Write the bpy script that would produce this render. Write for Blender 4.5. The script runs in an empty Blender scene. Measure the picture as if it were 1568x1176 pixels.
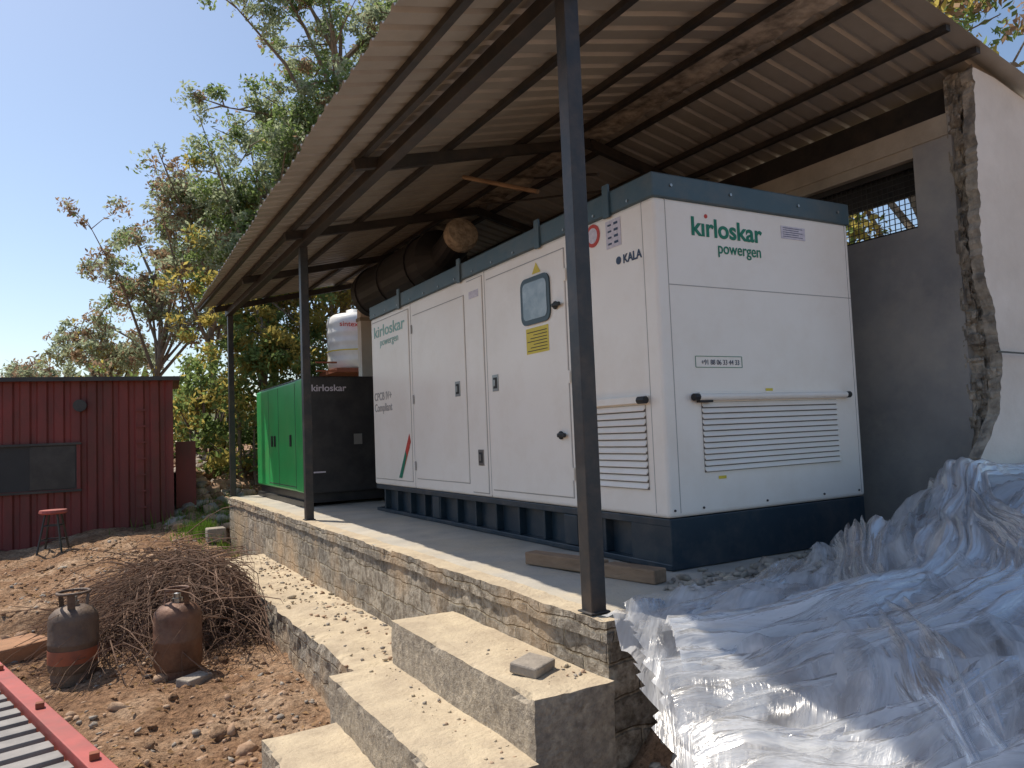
import bpy, bmesh, math, random
import numpy as np
from mathutils import Vector, Matrix, noise
random.seed(7); rng=np.random.default_rng(7)
D2R=math.radians
scene=bpy.context.scene
COL=scene.collection

# ---------------------------------------------------------------- materials
def nodes(m):
    m.use_nodes=True; nt=m.node_tree; return nt, nt.nodes, nt.links
def mat(name,c1,c2=None,scale=5,rough=.7,metal=0,bump=0,bscale=None,spec=.5,dirt=None,dscale=1.5,damt=.5,stretch=None,coat=0):
    m=bpy.data.materials.new(name); nt,N,L=nodes(m); b=N['Principled BSDF']
    b.inputs['Roughness'].default_value=rough; b.inputs['Metallic'].default_value=metal
    b.inputs['Specular IOR Level'].default_value=spec
    if coat: b.inputs['Coat Weight'].default_value=coat; b.inputs['Coat Roughness'].default_value=.15
    geo=N.new('ShaderNodeNewGeometry'); vec=geo.outputs['Position']
    if stretch:
        mp=N.new('ShaderNodeMapping'); mp.inputs['Scale'].default_value=stretch; L.new(vec,mp.inputs[0]); vec=mp.outputs[0]
    def nz(s,d=4,r=.6):
        n=N.new('ShaderNodeTexNoise'); n.inputs['Scale'].default_value=s; n.inputs['Detail'].default_value=d; n.inputs['Roughness'].default_value=r
        L.new(vec,n.inputs['Vector']); return n.outputs['Fac']
    def ramp(f,a,b2,p0=.35,p1=.65):
        r=N.new('ShaderNodeValToRGB'); e=r.color_ramp.elements; e[0].position=p0; e[1].position=p1
        e[0].color=(*a,1); e[1].color=(*b2,1); L.new(f,r.inputs[0]); return r.outputs[0]
    if c2 is None: c2=tuple(x*.88 for x in c1)
    col=ramp(nz(scale),c1,c2)
    if dirt:
        mx=N.new('ShaderNodeMix'); mx.data_type='RGBA'; f=ramp(nz(dscale,6,.7),(0,0,0),(damt,damt,damt),.45,.7)
        L.new(f,mx.inputs[0]); L.new(col,mx.inputs[6]); mx.inputs[7].default_value=(*dirt,1); col=mx.outputs[2]
    L.new(col,b.inputs['Base Color'])
    if bump:
        bp=N.new('ShaderNodeBump'); bp.inputs['Strength'].default_value=min(1,bump); bp.inputs['Distance'].default_value=.02*max(1,bump)
        L.new(nz(bscale or scale*4,5,.65),bp.inputs['Height']); L.new(bp.outputs[0],b.inputs['Normal'])
    return m
def leafmat(name,c,tr=.45,tc=None):
    m=bpy.data.materials.new(name); nt,N,L=nodes(m); N.remove(N['Principled BSDF']); o=N['Material Output']
    geo=N.new('ShaderNodeNewGeometry'); n=N.new('ShaderNodeTexNoise'); n.inputs['Scale'].default_value=1.3; n.inputs['Detail'].default_value=1; L.new(geo.outputs['Position'],n.inputs['Vector'])
    r=N.new('ShaderNodeValToRGB'); e=r.color_ramp.elements; e[0].position=.35;e[1].position=.68
    e[0].color=(*[x*.65 for x in c],1); e[1].color=(*[min(1,x*1.35) for x in c],1); L.new(n.outputs['Fac'],r.inputs[0])
    d=N.new('ShaderNodeBsdfDiffuse'); t=N.new('ShaderNodeBsdfTranslucent'); g=N.new('ShaderNodeMixShader'); g.inputs[0].default_value=tr
    L.new(r.outputs[0],d.inputs[0])
    if tc: t.inputs[0].default_value=(*tc,1)
    else: L.new(r.outputs[0],t.inputs[0])
    L.new(d.outputs[0],g.inputs[1]); L.new(t.outputs[0],g.inputs[2]); L.new(g.outputs[0],o.inputs[0])
    return m

M={}
M['white']=mat('white_powder_coat',(.92,.87,.79),(.89,.835,.75),1.2,.38,0,.04,60,dirt=(.70,.60,.47),dscale=2.2,damt=.25,coat=.2)
M['gap']=mat('door_gap_dark',(.05,.05,.05),rough=.8)
M['gapm']=mat('louvre_gap_shade',(.17,.165,.155),rough=.8)  # mid grey paints the shade between the louvre slats
M['gapl']=mat('door_gap_grey',(.42,.40,.38),rough=.8)
M['slate']=mat('slate_blue_paint',(.055,.10,.125),(.045,.085,.105),2,.4,0,0,dirt=(.16,.15,.13),dscale=3,damt=.4)
M['skid']=mat('skid_navy_paint',(.018,.038,.055),(.014,.03,.045),2,.42,0,0,dirt=(.12,.11,.10),dscale=3,damt=.45)
M['black']=mat('black_paint',(.018,.018,.02),(.03,.03,.032),3,.4,0,0,dirt=(.09,.08,.07),damt=.4)
M['silb']=mat('silencer_black',(.028,.030,.034),(.020,.021,.024),3,.5,spec=.5)
M['rubber']=mat('black_rubber',(.02,.02,.02),rough=.55)
M['gasket']=mat('window_gasket_teal',(.03,.06,.075),rough=.4)
M['post']=mat('dark_steel_paint',(.022,.024,.027),(.035,.036,.038),6,.45,0,.05,40,dirt=(.12,.085,.06),dscale=5,damt=.5)
M['sheet']=mat('galvanised_sheet',(.44,.415,.37),(.36,.335,.30),1.1,.42,.25,0,dirt=(.27,.245,.21),dscale=2.0,damt=.5)
M['frame']=mat('roof_frame_steel',(.02,.02,.021),(.035,.032,.03),5,.5,0,0,dirt=(.10,.07,.05),dscale=6,damt=.4)
M['ridge']=mat('ridge_dust',(.56,.49,.40),(.12,.10,.08),5,.9,0,.5,20)
M['conc']=mat('platform_concrete',(.50,.46,.39),(.38,.355,.31),2.2,.9,0,.35,30,dirt=(.56,.47,.33),dscale=1.3,damt=.7)
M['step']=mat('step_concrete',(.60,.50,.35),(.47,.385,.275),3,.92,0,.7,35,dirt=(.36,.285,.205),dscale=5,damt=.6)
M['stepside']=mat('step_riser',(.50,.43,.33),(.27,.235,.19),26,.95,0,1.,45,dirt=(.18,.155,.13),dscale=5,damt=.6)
M['wallgrey']=mat('cement_plaster',(.34,.33,.315),(.24,.24,.24),1.4,.9,0,.25,20,dirt=(.47,.43,.37),dscale=.8,damt=.8)
M['wallwhite']=mat('whitewash_plaster',(.88,.80,.70),(.82,.74,.64),1.5,.9,0,.3,22,dirt=(.55,.47,.38),dscale=1.2,damt=.35)
M['beige']=mat('beige_plaster',(.52,.45,.35),(.40,.34,.26),3,.9,0,.3,20)
M['rubble']=mat('broken_masonry',(.56,.49,.39),(.22,.20,.17),9,.95,0,1.,30)
M['rock']=mat('grey_rock',(.40,.35,.29),(.24,.21,.18),6,.95,0,.5,40)
M['redrock']=mat('earth_clods',(.35,.22,.14),(.48,.34,.23),5,.95,0,.5,40)
M['silver']=mat('steel_fitting',(.35,.35,.34),rough=.3,metal=.8)
M['glass']=mat('window_pane',(.36,.43,.45),(.18,.24,.26),6,.08,0)
M['yellow']=mat('yellow_label',(.75,.60,.06),rough=.5)
M['label']=mat('pale_label',(.72,.68,.74),(.55,.52,.60),40,.5)
M['logog']=mat('logo_green',(.0,.20,.115),rough=.5)
M['logot']=mat('logo_teal',(.28,.55,.50),rough=.5)
M['logok']=mat('logo_navy',(.03,.06,.12),rough=.5)
M['red']=mat('logo_red',(.55,.05,.03),rough=.5)
M['orange']=mat('stripe_orange',(.60,.14,.02),rough=.5)
M['cgreen']=mat('green_enclosure_paint',(.03,.38,.10),(.025,.32,.08),2,.4,0,0,dirt=(.18,.32,.12),damt=.3)
M['cred']=mat('red_container_paint',(.24,.042,.036),(.15,.03,.027),1.5,.55,0,.1,20,dirt=(.09,.035,.025),dscale=2.5,damt=.8,stretch=(1,1,.35))
M['wood']=mat('old_wood',(.36,.24,.15),(.20,.13,.08),7,.85,0,.5,30,stretch=(1,.2,1))
M['lpg']=mat('gas_cylinder_rust',(.18,.085,.05),(.09,.045,.03),5,.6,.2,.4,20,dirt=(.28,.17,.11),dscale=4,damt=.6)
M['lpg2']=mat('gas_cylinder_grey',(.15,.105,.08),(.08,.055,.045),5,.6,.2,.4,20,dirt=(.24,.17,.11),dscale=4,damt=.6)
M['lpgred']=mat('gas_cylinder_band',(.36,.10,.045),(.22,.07,.04),6,.6)
M['tank']=mat('water_tank_plastic',(.80,.79,.76),rough=.45)
M['rust']=mat('rusty_stand',(.30,.09,.04),(.19,.06,.035),6,.8)
M['bark']=mat('tree_bark',(.24,.19,.14),(.15,.12,.09),8,.9,0,.5,30)
M['twig']=mat('dry_twigs',(.25,.15,.10),(.12,.075,.05),6,.9)
M['slat']=mat('grey_slats',(.30,.28,.26),(.2,.19,.18),8,.6)
M['railred']=mat('faded_red_paint',(.45,.09,.075),(.33,.07,.06),5,.6,dirt=(.2,.1,.08),damt=.6)
M['brick']=mat('fired_brick',(.42,.22,.12),(.33,.18,.10),8,.9,0,.4,40)
M['wrap']=mat('silencer_wrap',(.66,.58,.46),(.34,.28,.21),14,.9,0,.8,30)
M['grass']=leafmat('grass_blades',(.14,.24,.04),.4)
M['dead']=leafmat('dead_leaves',(.30,.19,.10),.2)

def stonewall():
    m=bpy.data.materials.new('stone_block_wall'); nt,N,L=nodes(m); b=N['Principled BSDF']; b.inputs['Roughness'].default_value=.95
    geo=N.new('ShaderNodeNewGeometry'); sp=N.new('ShaderNodeSeparateXYZ'); L.new(geo.outputs['Position'],sp.inputs[0])
    ad=N.new('ShaderNodeMath'); ad.operation='ADD'; L.new(sp.outputs[0],ad.inputs[0]); L.new(sp.outputs[1],ad.inputs[1])
    cb=N.new('ShaderNodeCombineXYZ'); L.new(ad.outputs[0],cb.inputs[0]); L.new(sp.outputs[2],cb.inputs[1])
    nz=N.new('ShaderNodeTexNoise'); nz.inputs['Scale'].default_value=3.5; nz.inputs['Detail'].default_value=4; L.new(geo.outputs['Position'],nz.inputs['Vector'])
    vm=N.new('ShaderNodeVectorMath'); vm.operation='SCALE'; vm.inputs['Scale'].default_value=.10; L.new(nz.outputs['Color'],vm.inputs[0])
    va=N.new('ShaderNodeVectorMath'); va.operation='ADD'; L.new(cb.outputs[0],va.inputs[0]); L.new(vm.outputs[0],va.inputs[1])
    br=N.new('ShaderNodeTexBrick'); br.inputs['Scale'].default_value=1; br.inputs['Brick Width'].default_value=.36; br.inputs['Row Height'].default_value=.17
    br.inputs['Mortar Size'].default_value=.012; br.inputs['Mortar Smooth'].default_value=.6
    br.inputs['Color1'].default_value=(.31,.28,.235,1); br.inputs['Color2'].default_value=(.52,.46,.37,1); br.inputs['Mortar'].default_value=(.50,.44,.34,1)
    L.new(va.outputs[0],br.inputs['Vector'])
    n2=N.new('ShaderNodeTexNoise'); n2.inputs['Scale'].default_value=14; n2.inputs['Detail'].default_value=6; n2.inputs['Roughness'].default_value=.7; L.new(geo.outputs['Position'],n2.inputs['Vector'])
    r2=N.new('ShaderNodeValToRGB'); r2.color_ramp.elements[0].position=.38; r2.color_ramp.elements[1].position=.6; r2.color_ramp.elements[0].color=(.35,.32,.29,1); r2.color_ramp.elements[1].color=(1,1,1,1); L.new(n2.outputs['Fac'],r2.inputs[0])
    mx=N.new('ShaderNodeMix'); mx.data_type='RGBA'; mx.blend_type='MULTIPLY'; mx.inputs[0].default_value=1; L.new(br.outputs['Color'],mx.inputs[6]); L.new(r2.outputs[0],mx.inputs[7])
    n3=N.new('ShaderNodeTexNoise'); n3.inputs['Scale'].default_value=1.2; n3.inputs['Detail'].default_value=6; L.new(geo.outputs['Position'],n3.inputs['Vector'])
    r3=N.new('ShaderNodeValToRGB'); r3.color_ramp.elements[0].position=.5; r3.color_ramp.elements[1].position=.68; L.new(n3.outputs['Fac'],r3.inputs[0])
    m3=N.new('ShaderNodeMix'); m3.data_type='RGBA'; L.new(r3.outputs[0],m3.inputs[0]); L.new(mx.outputs[2],m3.inputs[6]); m3.inputs[7].default_value=(.52,.38,.24,1)
    L.new(m3.outputs[2],b.inputs['Base Color'])
    h=N.new('ShaderNodeMath'); h.operation='MULTIPLY_ADD'; L.new(br.outputs['Fac'],h.inputs[0]); h.inputs[1].default_value=-1.; L.new(n2.outputs['Fac'],h.inputs[2])
    bp=N.new('ShaderNodeBump'); bp.inputs['Strength'].default_value=1; bp.inputs['Distance'].default_value=.045; L.new(h.outputs[0],bp.inputs['Height']); L.new(bp.outputs[0],b.inputs['Normal'])
    return m
M['stone']=stonewall()
def groundmat():
    m=bpy.data.materials.new('red_earth_ground'); nt,N,L=nodes(m); b=N['Principled BSDF']; b.inputs['Roughness'].default_value=1; b.inputs['Specular IOR Level'].default_value=.15
    geo=N.new('ShaderNodeNewGeometry')
    def nz(s,d,r): 
        n=N.new('ShaderNodeTexNoise'); n.inputs['Scale'].default_value=s; n.inputs['Detail'].default_value=d; n.inputs['Roughness'].default_value=r; L.new(geo.outputs['Position'],n.inputs['Vector']); return n.outputs['Fac']
    def rp(f,els):
        r=N.new('ShaderNodeValToRGB'); e=r.color_ramp.elements
        while len(e)<len(els): e.new(.5)
        for i,(p,c) in enumerate(els): e[i].position=p; e[i].color=(*c,1)
        L.new(f,r.inputs[0]); return r.outputs[0]
    a=rp(nz(1.1,6,.65),[(.3,(.19,.105,.065)),(.5,(.37,.225,.135)),(.68,(.58,.42,.29))])
    c=rp(nz(22,6,.75),[(.34,(.36,.33,.30)),(.5,(.92,.92,.92)),(.64,(1.3,1.27,1.23))])
    mx=N.new('ShaderNodeMix'); mx.data_type='RGBA'; mx.blend_type='MULTIPLY'; mx.inputs[0].default_value=1; L.new(a,mx.inputs[6]); L.new(c,mx.inputs[7])
    L.new(mx.outputs[2],b.inputs['Base Color'])
    bp=N.new('ShaderNodeBump'); bp.inputs['Strength'].default_value=1; bp.inputs['Distance'].default_value=.08; L.new(nz(13,7,.7),bp.inputs['Height']); L.new(bp.outputs[0],b.inputs['Normal'])
    return m
M['ground']=groundmat()
def plasticmat(name,t0,t1):
    m=bpy.data.materials.new(name); nt,N,L=nodes(m); N.remove(N['Principled BSDF']); o=N['Material Output']
    uv=N.new('ShaderNodeUVMap'); uv.uv_map='fold'
    def streak(sx,sy,det=4):
        mp=N.new('ShaderNodeMapping'); mp.inputs['Scale'].default_value=(sx,sy,1); L.new(uv.outputs[0],mp.inputs[0])
        n=N.new('ShaderNodeTexNoise'); n.inputs['Scale'].default_value=1; n.inputs['Detail'].default_value=det; n.inputs['Roughness'].default_value=.6; n.inputs['Distortion'].default_value=.6; L.new(mp.outputs[0],n.inputs['Vector']); return n.outputs['Fac']
    bp=N.new('ShaderNodeBump'); bp.inputs['Strength'].default_value=.85; bp.inputs['Distance'].default_value=.028; L.new(streak(2.2,26),bp.inputs['Height'])
    d=N.new('ShaderNodeBsdfDiffuse'); d.inputs[0].default_value=(.90,.92,.95,1)
    t=N.new('ShaderNodeBsdfTranslucent'); t.inputs[0].default_value=(.94,.96,.98,1)
    g=N.new('ShaderNodeBsdfGlossy'); g.inputs['Roughness'].default_value=.2
    tr=N.new('ShaderNodeBsdfTransparent')
    for x in (d,g): L.new(bp.outputs[0],x.inputs['Normal'])
    a=N.new('ShaderNodeMixShader'); a.inputs[0].default_value=.45; L.new(d.outputs[0],a.inputs[1]); L.new(t.outputs[0],a.inputs[2])
    r=N.new('ShaderNodeMapRange'); r.inputs[1].default_value=.36; r.inputs[2].default_value=.62; r.inputs[3].default_value=t0; r.inputs[4].default_value=t1; L.new(streak(1.3,11,4),r.inputs[0])
    b=N.new('ShaderNodeMixShader'); L.new(r.outputs[0],b.inputs[0]); L.new(a.outputs[0],b.inputs[1]); L.new(tr.outputs[0],b.inputs[2])
    c=N.new('ShaderNodeMixShader'); fr=N.new('ShaderNodeFresnel'); fr.inputs[0].default_value=1.42; L.new(bp.outputs[0],fr.inputs['Normal'])
    ma=N.new('ShaderNodeMath'); ma.operation='MULTIPLY_ADD'; ma.inputs[1].default_value=.5; ma.inputs[2].default_value=.025; L.new(fr.outputs[0],ma.inputs[0])
    L.new(ma.outputs[0],c.inputs[0]); L.new(b.outputs[0],c.inputs[1]); L.new(g.outputs[0],c.inputs[2])
    L.new(c.outputs[0],o.inputs[0]); return m
M['plastic']=plasticmat('clear_plastic_film',.35,.93)
M['plasticb']=plasticmat('milky_plastic_film',.10,.50)

# ---------------------------------------------------------------- mesh builder
class MB:
    def __init__(s): s.v=[]; s.f=[]; s.m=[]; s.mats=[]
    def mi(s,k):
        if k not in s.mats: s.mats.append(k)
        return s.mats.index(k)
    def add(s,vs,fs,k):
        o=len(s.v); s.v+= [tuple(v) for v in vs]; i=s.mi(k)
        for f in fs: s.f.append(tuple(o+j for j in f)); s.m.append(i)
    def box(s,x0,x1,y0,y1,z0,z1,k,M4=None):
        vs=[Vector((x,y,z)) for z in (z0,z1) for y in (y0,y1) for x in (x0,x1)]
        if M4: vs=[M4@v for v in vs]
        s.add(vs,[(0,2,3,1),(4,5,7,6),(0,1,5,4),(2,6,7,3),(0,4,6,2),(1,3,7,5)],k)
    def rrect(s,x0,x1,y0,y1,z0,z1,r,k,n=6):
        pts=[]
        for cy,cz,a0 in ((y1-r,z1-r,0),(y0+r,z1-r,90),(y0+r,z0+r,180),(y1-r,z0+r,270)):
            for i in range(n+1):
                a=D2R(a0+90*i/n); pts.append((cy+r*math.cos(a),cz+r*math.sin(a)))
        m=len(pts); vs=[(x0,y,z) for y,z in pts]+[(x1,y,z) for y,z in pts]
        s.add(vs,[tuple(range(m)),tuple(range(2*m-1,m-1,-1))]+[(i,(i+1)%m,m+(i+1)%m,m+i) for i in range(m)],k)
    def beam(s,a,b,w,h,k,up=Vector((0,0,1))):
        a=Vector(a);b=Vector(b);d=(b-a).normalized(); sd=d.cross(up).normalized(); u=sd.cross(d)
        vs=[p+sd*i*w/2+u*j*h/2 for p in (a,b) for i,j in ((-1,-1),(1,-1),(1,1),(-1,1))]
        s.add(vs,[(0,1,2,3),(7,6,5,4),(0,4,5,1),(1,5,6,2),(2,6,7,3),(3,7,4,0)],k)
    def tube(s,pts,rs,k,n=8,cap=True):
        pts=[Vector(p) for p in pts]
        if not hasattr(rs,'__len__'): rs=[rs]*len(pts)
        vs=[];fs=[]
        prev=None
        for i,p in enumerate(pts):
            d=(pts[min(i+1,len(pts)-1)]-pts[max(i-1,0)]).normalized()
            if prev is None: ref=Vector((0,0,1)) if abs(d.z)<.9 else Vector((1,0,0)); a=d.cross(ref).normalized()
            else: a=(prev-d*prev.dot(d)).normalized()
            prev=a; b=d.cross(a)
            for j in range(n): t=2*math.pi*j/n; vs.append(p+(a*math.cos(t)+b*math.sin(t))*rs[i])
        for i in range(len(pts)-1):
            for j in range(n): fs.append((i*n+j,i*n+(j+1)%n,(i+1)*n+(j+1)%n,(i+1)*n+j))
        if cap: fs.append(tuple(range(n-1,-1,-1))); fs.append(tuple((len(pts)-1)*n+j for j in range(n)))
        s.add(vs,fs,k)
    def lathe(s,prof,c,k,n=24):
        vs=[];fs=[]
        for r,z in prof:
            for j in range(n): t=2*math.pi*j/n; vs.append((c[0]+r*math.cos(t),c[1]+r*math.sin(t),c[2]+z))
        for i in range(len(prof)-1):
            for j in range(n): fs.append((i*n+j,i*n+(j+1)%n,(i+1)*n+(j+1)%n,(i+1)*n+j))
        s.add(vs,fs,k)
    def obj(s,name,parent=None,smooth=False,bevel=0,seg=2,autos=None):
        me=bpy.data.meshes.new(name); me.from_pydata(s.v,[],s.f); 
        for k in s.mats: me.materials.append(M[k] if isinstance(k,str) else k)
        me.polygons.foreach_set('material_index',s.m); 
        if smooth: me.polygons.foreach_set('use_smooth',[True]*len(s.f))
        me.update(); o=bpy.data.objects.new(name,me); COL.objects.link(o)
        if parent: o.parent=parent
        if bevel:
            b=o.modifiers.new('bev','BEVEL'); b.width=bevel; b.segments=seg; b.limit_method='ANGLE'; b.angle_limit=D2R(40)
        return o
def empty(name):
    e=bpy.data.objects.new(name,None); COL.objects.link(e); return e
def text(body,loc,size,k,face,parent,name,width=None,bold=0):
    cu=bpy.data.curves.new(name,'FONT'); cu.body=body; cu.size=size; cu.extrude=.0012; cu.offset=bold
    cu.materials.append(M[k]); o=bpy.data.objects.new(name,cu); COL.objects.link(o)
    bpy.context.view_layer.update()
    sx=1
    if width: sx=width/max(o.dimensions.x,1e-4)
    ax={'-X':((0,-1,0),(0,0,1),(-1,0,0)),'-Y':((1,0,0),(0,0,1),(0,-1,0))}[face]
    R=Matrix((ax[0],ax[1],ax[2])).transposed().to_4x4()
    o.matrix_world=Matrix.Translation(loc)@R@Matrix.Diagonal((sx,1,1,1))
    if parent: o.parent=parent
    return o
def npobj(name,V,F,mats,mi=None,smooth=False,parent=None,uvs=None):
    me=bpy.data.meshes.new(name); n=F.shape[1]
    me.vertices.add(len(V)); me.vertices.foreach_set('co',V.astype(np.float32).ravel())
    me.loops.add(F.size); me.loops.foreach_set('vertex_index',F.astype(np.int32).ravel())
    me.polygons.add(len(F)); me.polygons.foreach_set('loop_start',np.arange(0,F.size,n,dtype=np.int32)); me.polygons.foreach_set('loop_total',np.full(len(F),n,dtype=np.int32))
    for k in mats: me.materials.append(M[k] if isinstance(k,str) else k)
    if mi is not None: me.polygons.foreach_set('material_index',mi.astype(np.int32))
    if smooth: me.polygons.foreach_set('use_smooth',np.ones(len(F),dtype=bool))
    if uvs is not None:
        l=me.uv_layers.new(name='fold'); l.data.foreach_set('uv',uvs[F.ravel()].astype(np.float32).ravel())
    me.update(calc_edges=True); me.validate()
    o=bpy.data.objects.new(name,me); COL.objects.link(o)
    if parent: o.parent=parent
    return o

# ---------------------------------------------------------------- terrain
def ss(a,b,x):
    t=min(1,max(0,(x-a)/(b-a))); return t*t*(3-2*t)
HX=[0.5,1.5,2.2,3.0,3.6,4.2,4.9,6.0,9.0]
HY=[-1,0.,1.,2.,3.0]
HT=[[-1.05,-1.,-.8,-.5,-.25,-.1,0,.1,.1],
    [-1.05,-1.,-.7,-.35,-.1,.05,.15,.2,.2],
    [-1.05,-.95,-.6,-.15,.03,.15,.26,.32,.32],
    [-1.05,-.85,-.40,-.07,.04,.20,.39,.42,.42],
    [-1.05,-.75,-.08,.02,.06,.25,.46,.46,.46]]
def interp2(x,y):
    x=min(max(x,HX[0]),HX[-1]-1e-6); y=min(max(y,HY[0]),HY[-1]-1e-6)
    i=max(j for j in range(len(HX)-1) if HX[j]<=x); k=max(j for j in range(len(HY)-1) if HY[j]<=y)
    a=(x-HX[i])/(HX[i+1]-HX[i]); b=(y-HY[k])/(HY[k+1]-HY[k]); a=a*a*(3-2*a)*.5+a*.5
    return (HT[k][i]*(1-a)+HT[k][i+1]*a)*(1-b)+(HT[k+1][i]*(1-a)+HT[k+1][i+1]*a)*b
def gz(x,y,detail=True):
    bank=9.9+.5*noise.noise(Vector((x*.7,3.3,0)))
    lw=1-ss(.1,1.3,x)
    z=-1.03+ss(6.5,14.5,y)*(.02+.46*ss(-1.5,1.6,x))+.20*ss(bank-.3,bank+.1,y)*lw-.06*ss(bank-1.6,bank-.5,y)*(1-ss(bank-.4,bank,y))*lw
    z+=ss(15.2,20,y)*ss(.5,2.2,x)*1.25+ss(19,26,y)*.7*(1-ss(.5,2.2,x))
    if x>1.9 and y<14.4:
        z=min(z,-.95)
    if y<3.1:
        h=interp2(x,y)-.14-.55*(1-ss(2.15,3.0,x)); w=ss(1.3,2.4,x); z=z*(1-w)+h*w
    if x>6.2 and y>3.2: z=max(z,-.1)
    if detail and (abs(x)<30 and -10<y<40):
        z+=.09*noise.noise(Vector((x*1.0,y*1.0,3)))+.065*noise.noise(Vector((x*2.7,y*2.7,1)))+.034*noise.noise(Vector((x*8,y*8,5)))+.02*abs(noise.noise(Vector((x*17,y*17,5))))
    return z
def axis(a,b,st,far):
    l=list(np.arange(a,b,st)); s=st
    r=[];x=b
    while x<far: r.append(x); s*=1.35; x+=s
    s=st;x=a;q=[]
    while x>-far: s*=1.35; x-=s; q.append(x)
    return np.array(q[::-1]+l+r)
xs=axis(-3.,3.,.04,2500); ys=axis(2.,18.,.05,2500)
V=np.array([(x,y,gz(x,y)) for y in ys for x in xs]); nx=len(xs)
ii=np.arange(len(ys)-1)[:,None]*nx+np.arange(nx-1)[None,:]; ii=ii.ravel()
F=np.stack([ii,ii+1,ii+nx+1,ii+nx],1)
npobj('ground',V,F,['ground'],smooth=True)

# ---------------------------------------------------------------- rocks helper
def ico_base(sub=1):
    bm=bmesh.new(); bmesh.ops.create_icosphere(bm,subdivisions=sub,radius=1)
    v=np.array([x.co[:] for x in bm.verts]); f=np.array([[q.index for q in p.verts] for p in bm.faces]); bm.free(); return v,f
IV,IF=ico_base(1)
IV2,IF2=ico_base(2)
def rocks(name,pts,mats,parent=None,sub=1):
    bv,bf=(IV,IF) if sub==1 else (IV2,IF2)
    vs=[];fs=[];mi=[]
    for i,(x,y,z,s) in enumerate(pts):
        j=bv*(1+rng.uniform(-.32,.32,(len(bv),1)))
        for _ in range(3):
            n=rng.normal(0,1,3); n/=np.linalg.norm(n); dd=rng.uniform(.45,.8); q=j@n; j=j-np.outer(np.maximum(q-dd,0),n)
        j=j*np.array([rng.uniform(.6,1.4),rng.uniform(.6,1.3),rng.uniform(.4,.8)])*s
        a=rng.uniform(0,6.28); c,sn=math.cos(a),math.sin(a); b=rng.uniform(-.6,.6)
        R=np.array([[c,-sn,0],[sn,c,0],[0,0,1]])@np.array([[1,0,0],[0,math.cos(b),-math.sin(b)],[0,math.sin(b),math.cos(b)]])
        vs.append(j@R.T+[x,y,z]); fs.append(bf+i*len(bv)); mi.append(np.full(len(bf),rng.integers(len(mats))))
    return npobj(name,np.concatenate(vs),np.concatenate(fs),mats,np.concatenate(mi),parent=parent)
pts=[]
for _ in range(7500):
    x=rng.uniform(-2.6,1.55); y=rng.uniform(3.6,14)
    if x>.85 and y<5: continue
    s=abs(rng.normal(0,.014))+.006
    if noise.noise(Vector((x*.8,y*.8,9)))<-.05 and rng.random()<.75: continue
    pts.append((x,y,gz(x,y)+s*.1,s))
for _ in range(130):
    x=rng.uniform(-2.5,1.4); y=rng.uniform(4.2,13); 
    if x>.8 and y<5.2: continue
    s=rng.uniform(.03,.09); pts.append((x,y,gz(x,y)+s*.0,s))
rocks('gravel',pts,['redrock','redrock','ground','ground','rock'])
pts=[]
for _ in range(380):
    x=rng.uniform(1.45,3.1); y=rng.uniform(14.3,19); 
    s=rng.uniform(.05,.2); pts.append((x,y,gz(x,y)+s*.3,s))
rocks('boulder_bank',pts,['rock','redrock','ground'],sub=2)
# dead leaves and broken twigs lying on the soil
vs=[];fs=[]
for i in range(1500):
    x=rng.uniform(-2.2,1.5); y=rng.uniform(4.5,14.5); z=gz(x,y)+.012; a=rng.uniform(0,6.28); l=rng.uniform(.012,.035); t=rng.uniform(-.012,.012,4)
    c,s=math.cos(a),math.sin(a); o=len(vs)
    vs+=[(x-l*c,y-l*s,z+t[0]),(x-.4*l*s,y+.4*l*c,z+t[1]),(x+l*c,y+l*s,z+t[2]),(x+.4*l*s,y-.4*l*c,z+t[3])]; fs.append((o,o+1,o+2,o+3))
npobj('leaf_litter',np.array(vs),np.array(fs),['dead'])

# ---------------------------------------------------------------- platform + steps
PX=2.24; NY=3.1; FY=14.0
def roughbox(x0,x1,y0,y1,z0,z1,kt,ks,name,parent,amp=.012,st=.12):
    nxx=max(1,int((x1-x0)/st)); nyy=max(1,int((y1-y0)/st)); nzz=max(1,int((z1-z0)/st))
    mb=MB(); 
    def grid(f,a,b,k):
        vs=[f(i/a,j/b) for j in range(b+1) for i in range(a+1)]
        def dsp(p):
            q=Vector(p)*2.2; w=noise.noise_vector(q)*amp+noise.noise_vector(q*4)*amp*.6+noise.noise_vector(q*9)*amp*.4
            # chipped upper arrises
            ed=(abs(p[0]-x0)<.004)+(abs(p[1]-y0)<.004)
            ch=max(0,noise.noise(Vector((p[0]*7,p[1]*7,5)))-.15)*.07 if (ed and abs(p[2]-z1)<.004) else 0
            return (p[0]+w.x+(ch if abs(p[0]-x0)<.004 else 0),p[1]+w.y+(ch if abs(p[1]-y0)<.004 else 0),p[2]+w.z*.6-ch)
        mb.add([dsp(p) for p in vs],[(j*(a+1)+i,j*(a+1)+i+1,(j+1)*(a+1)+i+1,(j+1)*(a+1)+i) for j in range(b) for i in range(a)],k)
    L=lambda a,b,t:a+(b-a)*t
    grid(lambda u,v:(L(x0,x1,u),L(y0,y1,v),z1),nxx,nyy,kt)
    grid(lambda u,v:(x0,L(y1,y0,u),L(z0,z1,v)),nyy,nzz,ks)
    grid(lambda u,v:(L(x0,x1,u),y0,L(z0,z1,v)),nxx,nzz,ks)
    grid(lambda u,v:(x1,L(y0,y1,u),L(z0,z1,v)),nyy,nzz,ks)
    grid(lambda u,v:(L(x1,x0,u),y1,L(z0,z1,v)),nxx,nzz,ks)
    return mb.obj(name,parent,smooth=False)
e=empty('concrete_platform')
roughbox(PX,6.2,NY,FY,-1.3,0,'conc','stone','platform_slab',e,.010,.15)
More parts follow.
